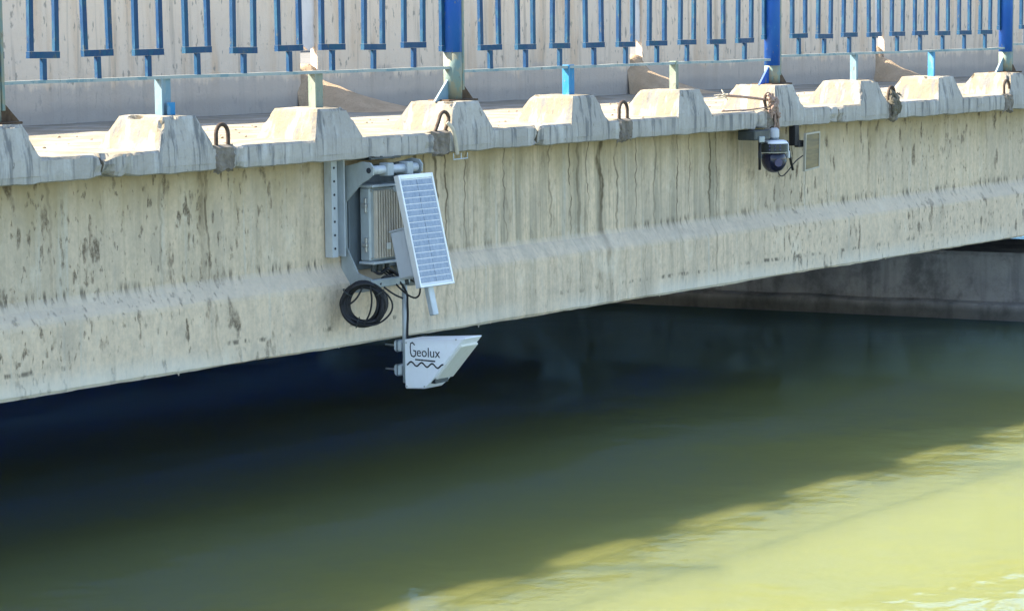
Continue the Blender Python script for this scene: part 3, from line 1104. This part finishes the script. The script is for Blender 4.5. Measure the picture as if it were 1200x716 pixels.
# cable coil
coil = thing('cable_coil', 'thick coil of black cable hanging from the lower corner of the grey bracket', 'cable', (1.26, -.03, -1.34))
fx = Vector((.6114, -.7912, 0))                               # coil plane faces roughly upstream
dp = Vector((.79, .61, 0))
random.seed(5)
C0 = Vector((1.255, -.040, -1.340))
for q in range(13):
    bm = new()
    pts = []
    cxo = random.uniform(-.012, .012)
    ra = .093 + random.uniform(-.012, .010)
    rz = .092 + random.uniform(-.008, .010)
    ph = random.uniform(0, 6)
    dd = -.032 + .064 * q / 12
    for k in range(40):
        a = 2 * math.pi * k / 40
        w_ = 1 + .03 * math.sin(2 * a + ph)
        # the turns bunch on the left and spread on the right
        sp = .010 * math.cos(a) * (q - 6) / 6
        p = C0 + fx * ((ra * w_ + sp) * math.cos(a) + cxo + .002) + Vector((0, 0, rz * w_ * math.sin(a) - .01 * abs(cxo))) + dp * (dd + .008 * math.sin(3 * a + ph))
        pts.append(p)
    tube(bm, pts, .0098, 8, closed=True)
    obj('cable_turn', bm, M_BLACK, coil, smooth=True)
for pts in ([(0, .085), (-.028, .03), (-.07, -.0)], [(.035, .09), (.045, .02), (.03, -.05), (0, -.092)], [(.055, .10), (.13, .04), (.145, -.02), (.10, -.075), (.04, -.10), (-.03, -.085)],
            [(.10, .085), (.145, .05), (.19, .03)]):
    bm = new()
    P_ = [C0 + fx * a + Vector((0, 0, b)) - dp * .05 for a, b in pts]
    # smooth the path
    for _ in range(2):
        Q = [P_[0]]
        for a, b in zip(P_[:-1], P_[1:]): Q += [a.lerp(b, .25), a.lerp(b, .75)]
        P_ = Q + [P_[-1]]
    tube(bm, P_, .0045, 7)
    obj('loose_loop', bm, M_BLACK, coil, smooth=True)

for a in (.6, 2.5, 4.4):
    bm = new()
    c_ = C0 + fx * (.093 * math.cos(a)) + Vector((0, 0, .092 * math.sin(a)))
    rad_ = fx * math.cos(a) + Vector((0, 0, math.sin(a)))
    pts = [c_ + rad_ * (.026 * math.cos(t)) + dp * (.050 * math.sin(t)) for t in [2 * math.pi * q / 16 for q in range(16)]]
    tube(bm, pts, .003, 6, closed=True)
    obj('cable_tie', bm, M_DARK, coil, smooth=True)
for (y, z) in ((-.050, -1.556), (-.360, -1.520), (-.050, -1.768), (-.160, -1.760)):
    bm = new()
    cyl(bm, (RX0 - .002, y, z), (RX0 + .004, y, z), .0042, 8)
    obj('screw', bm, M_BOLT, radar)
for (x_, z_) in ((1.402, -.815), (1.402, -1.140)):
    bm = new()
    cyl(bm, (x_, .0265, z_), (x_, .033, z_), .005, 8)
    obj('screw', bm, M_BOLT, cab)

def chaikin(P_, n=2):
    P_ = [Vector(p) for p in P_]
    for _ in range(n):
        Q = [P_[0]]
        for a, b in zip(P_[:-1], P_[1:]): Q += [a.lerp(b, .25), a.lerp(b, .75)]
        P_ = Q + [P_[-1]]
    return P_
wires = thing('signal_cable', 'thin black cable drooping from the cabinet down the pole to the white sensor', 'cable', (1.6, -.02, -1.4))
for pts, rr in (([(1.50, .045, -1.20), (1.545, -.02, -1.255), (1.58, -.04, -1.32), (1.60, -.02, -1.36), (1.612, -.014, -1.42), (1.60, -.018, -1.50), (1.597, -.02, -1.57), (1.60, -.02, -1.66)], .0055),
                ([(1.475, .045, -1.20), (1.50, .0, -1.235), (1.53, -.03, -1.29), (1.585, -.07, -1.345), (1.60, -.10, -1.33), (1.575, -.125, -1.27), (1.52, -.11, -1.245)], .0045),
                ([(1.43, .045, -1.20), (1.45, .02, -1.222), (1.49, .01, -1.19), (1.54, .02, -1.21), (1.57, -.02, -1.25)], .008),
                ([(1.53, .045, -1.19), (1.55, .03, -1.225), (1.50, -.0, -1.232), (1.44, -.0, -1.23), (1.40, -.02, -1.262)], .007)):
    bm = new()
    tube(bm, chaikin(pts), rr, 8)
    obj('strand', bm, M_BLACK, wires, smooth=True)

# ------------------------------------------------------------------ dome camera
CY = -.02
ptz = thing('dome_camera', 'white and black dome surveillance camera with two antennas under the bridge edge', 'camera', (4.93, CY, -.8))
bm = new()
box(bm, 4.705, 4.875, CY - .02, CY + .10, -.722, -.664, .006)
mb = obj('mount_box', bm, M_DARK, ptz)
bm = new()
box(bm, 4.745, 4.80, CY - .030, CY - .018, -.735, -.700, .004)
obj('cable_gland', bm, M_GALV, mb)
bm = new()
tube(bm, [(4.945, CY, -.657), (4.945, CY, -.664), (4.945, CY, -.674), (4.945, CY, -.706), (4.945, CY, -.716), (4.945, CY, -.722)], [.018, .027, .031, .031, .027, .020], 18)
obj('swivel', bm, M_BOXG, ptz, smooth=True)
bm = new()
tube(bm, [(4.945, CY, -.735), (4.945, CY, -.715)], .03, 16)
obj('neck', bm, M_PLATE, ptz)
bm = new()
rr = [(.058, -.728), (.075, -.735), (.085, -.750), (.086, -.790), (.080, -.802)]
seg = 28
rows = [[bm.verts.new((4.945 + a * math.cos(2 * math.pi * k / seg), CY + a * math.sin(2 * math.pi * k / seg), z)) for k in range(seg)] for a, z in rr]
for A, B in zip(rows[:-1], rows[1:]):
    for k in range(seg): bm.faces.new((A[k], A[(k + 1) % seg], B[(k + 1) % seg], B[k]))
bm.faces.new(rows[0]); bm.faces.new(rows[-1])
hd = obj('housing', bm, M_WHITE, ptz, smooth=False)
for f in hd.data.polygons: f.use_smooth = abs(f.normal.z) < .8
# smoked lamp window wrapped on the upstream side
bm = new()
for k in range(10):
    a0 = math.radians(150 + 12.5 * k); a1 = math.radians(150 + 12.5 * (k + 1))
    vs = []
    for (a, z, rad_) in ((a0, -.747, .0875), (a1, -.747, .0875), (a1, -.797, .0875), (a0, -.797, .0875)):
        vs.append(bm.verts.new((4.945 + rad_ * math.cos(a), CY + rad_ * math.sin(a), z)))
    bm.faces.new(vs)
bmesh.ops.remove_doubles(bm, verts=bm.verts, dist=1e-5)
bmesh.ops.solidify(bm, geom=bm.faces[:], thickness=.004)
lw = obj('lamp_window', bm, M_LED, ptz)
for a in (195, 215, 235):
    for z in (-.762, -.782):
        bm = new()
        ellipsoid(bm, (4.945 + .089 * math.cos(math.radians(a)), CY + .089 * math.sin(math.radians(a)), z), .006, .006, .006, 8, 6)
        obj('lamp', bm, M_LENS, lw, smooth=True)
bm = new()
vs = ellipsoid(bm, (4.945, CY, -.842), .074, .074, .078, 26, 18)
dm = obj('dome', bm, M_GLASS, ptz, smooth=True)
ld = Vector((-.60, -.78, -.12)).normalized()
bm = new()
cyl(bm, Vector((4.945, CY, -.848)) + ld * .06, Vector((4.945, CY, -.848)) + ld * .079, .024, 18)
obj('lens', bm, M_LENS, dm)
bm = new()
for s_ in (-1, 1):
    pp = Vector((4.945, CY, -.80)) + Vector((.61, -.79, 0)) * s_ * .082
    box(bm, pp.x - .010, pp.x + .010, pp.y - .010, pp.y + .010, -.835, -.792, .003)
obj('yoke', bm, M_BOXG, ptz)
for (xa, za, xb, zb) in ((4.790, -.722, 4.788, -.895), (5.085, -.742, 5.155, -.915)):
    bm = new()
    tube(bm, [(xa, CY, za), (xa * .5 + xb * .5, CY, za * .5 + zb * .5), (xb, CY, zb)], [.0095, .0085, .0075], 10)
    an = obj('antenna', bm, M_BLACK, ptz, smooth=True)
    bm = new()
    dx = 4.945 - xa
    cyl(bm, (xa, CY, za - .004), (xa + dx * .55, CY, -.748), .0075, 8)
    obj('antenna_joint', bm, M_BLACK, an)

sp = thing('framed_panel', 'small upright amber faced panel with pale frame beside the dome camera', 'panel', (5.36, CY, -.8))
TL, TR, BR, BL = [Vector(p) for p in ((5.278, -.030, -.704), (5.442, -.030, -.697), (5.434, -.030, -.914), (5.266, -.030, -.930))]
def quad_slab(bm, a, b, c, d_, y0, y1):
    v0 = [bm.verts.new((p.x, y0, p.z)) for p in (a, b, c, d_)]
    v1 = [bm.verts.new((p.x, y1, p.z)) for p in (a, b, c, d_)]
    bm.faces.new(v0); bm.faces.new(v1[::-1])
    for i in range(4): bm.faces.new((v0[i], v1[i], v1[(i + 1) % 4], v0[(i + 1) % 4]))
def lerp4(ua, va): return TL.lerp(TR, ua).lerp(BL.lerp(BR, ua), va)
bm = new()
e = .042
for (u0, u1, v0_, v1_) in ((0, e, 0, 1), (1 - e, 1, 0, 1), (e, 1 - e, 0, e), (e, 1 - e, 1 - e, 1)):
    quad_slab(bm, lerp4(u0, v0_), lerp4(u1, v0_), lerp4(u1, v1_), lerp4(u0, v1_), -.036, -.020)
obj('frame', bm, M_CREAM2, sp)
bm = new()
quad_slab(bm, lerp4(e * .9, e * .9), lerp4(1 - e * .9, e * .9), lerp4(1 - e * .9, 1 - e * .9), lerp4(e * .9, 1 - e * .9), -.032, -.022)
obj('panel_face', bm, M_FILM, sp)
bm = new()
box(bm, 5.205, 5.252, -.005, .04, -.775, -.655, .003)
box(bm, 5.235, 5.295, -.010, .020, -.785, -.745, .003)
obj('hanger_arm', bm, M_BLACK, sp)
bm = new()
tube(bm, chaikin([(5.265, -.022, -.835), (5.18, -.02, -.865), (5.10, -.02, -.92), (5.03, -.015, -.955), (4.99, -.01, -.90), (4.97, -.01, -.84)]), .0035, 6)
tag(obj('camera_cable', bm, M_BLACK, smooth=True), 'thin black wire looping between the dome camera and its amber panel', 'wire')

# ------------------------------------------------------------------ rope, rag, twine
rope = thing('knotted_cord', 'frayed pinkish brown cord knotted on a lifting loop above the dome camera', 'cord', (4.93, 0, -.52))
random.seed(11)
for q in range(9):
    bm = new()
    pts = []
    for k in range(6):
        t = k / 5
        pts.append((4.93 + random.uniform(-.055, .055) + .03 * t, -.018 + random.uniform(-.02, .012), -.475 - .11 * t + random.uniform(-.02, .02)))
    tube(bm, chaikin(pts, 2), random.uniform(.006, .011), 6)
    obj('cord_strand', bm, M_ROPE, rope, smooth=True)
for q in range(6):
    bm = new()
    x = 4.95 + random.uniform(-.05, .05)
    tube(bm, chaikin([(x, -.02, -.56), (x + random.uniform(-.02, .02), -.022, -.60), (x + random.uniform(-.03, .03), -.02, -.64 - random.uniform(0, .03))]), .005, 5)
    obj('hanging_end', bm, M_ROPE, rope, smooth=True)
bm = new()
tube(bm, chaikin([(4.93, -.01, -.497), (4.85, .05, -.482), (4.77, .09, -.472), (4.70, .12, -.465), (4.665, .135, -.462)]), .0085, 7)
obj('pulled_end', bm, M_ROPE, rope, smooth=True)
bm = new()
for q in range(14):
    a = Vector((4.67, .135, -.462))
    b = a + Vector((random.uniform(-.10, .03), random.uniform(-.02, .06), random.uniform(-.03, .035)))
    tube(bm, [a, a.lerp(b, .5) + Vector((0, 0, random.uniform(-.01, .01))), b], [.006, .005, .002], 5)
obj('frayed_tip', bm, M_TWINE, rope)
bm = new()
tube(bm, chaikin([(4.92, -.012, -.535), (4.80, .05, -.548), (4.70, .09, -.550), (4.60, .12, -.550)]), .005, 6)
obj('loose_end', bm, M_ROPE, rope, smooth=True)

rag = thing('dirty_rag', 'dark matted rag hanging over a loop on the cornice near the right side', 'rag', (6.39, 0, -.53))
random.seed(3)
for q in range(12):
    bm = new()
    x = 6.385 + random.uniform(-.055, .05)
    zt = -.49 + random.uniform(-.03, .03) - abs(x - 6.385) * .8
    ze = -.60 - random.uniform(0, .06)
    n = 9
    pts = [(x + .012 * fbm((q, k, 0), .7) + .02 * (k / n) * random.uniform(-1, 1), .03 - .055 * min(1, k / 3) + .008 * fbm((q, k, 5), .9), zt + (ze - zt) * (k / n)) for k in range(n)]
    rads = [.010 + .010 * abs(fbm((q, k, 9), .8)) for k in range(n)]
    rads[-1] = .003
    tube(bm, pts, rads, 7)
    obj('rag_fold', bm, M_RAG, rag, smooth=True)
bm = new()
for q in range(10):
    x = 6.40 + random.uniform(-.06, .09)
    b = Vector((x + random.uniform(-.05, .06), -.01, -.47 - random.uniform(0, .12)))
    tube(bm, [(x, .0, -.50), b], [.005, .002], 5)
obj('rag_frays', bm, M_RAG, rag)

# pale strap hanging out of the second lifting loop
bm = new()
tube(bm, chaikin([(1.945, -.004, -.51), (1.965, -.022, -.54), (1.985, -.022, -.60), (2.01, -.012, -.67)]), .011, 6)
tag(obj('white_strap', bm, M_TWINE, smooth=True), 'short pale strap tied to the rusty loop next to the tilted solar panel', 'strap')
# small steel clip under the cornice there
bm = new()
tube(bm, [(1.99, -.004, -.665), (1.99, -.004, -.695), (2.10, -.004, -.693), (2.10, -.004, -.665)], .003, 6)
tube(bm, [(2.05, -.004, -.665), (2.05, -.004, -.694)], .003, 6)
tag(obj('wire_clip', bm, M_GALVL), 'small bent wire clip under the cornice right of the solar panel', 'wire clip')

# stones and grit on the footway
random.seed(21)
bm = new()
for q in range(260):
    x, y = random.uniform(-1.2, 9.5), random.uniform(.05, 1.5)
    if (x - math.floor(x)) < .36 and y < .42: continue
    s_ = random.choice((.004, .005, .007, .010)) * (1.2 if random.random() < .1 else 1)
    ret = bmesh.ops.create_icosphere(bm, subdivisions=1, radius=s_)
    for w_ in ret['verts']: w_.co = Vector((x + w_.co.x * random.uniform(.8, 1.4), y + w_.co.y, -.553 + w_.co.z * .7))
o = obj('loose_grit', bm, M_SOIL)
o['kind'] = 'stuff'
o['label'] = 'loose tan grit scattered over the bridge footway'
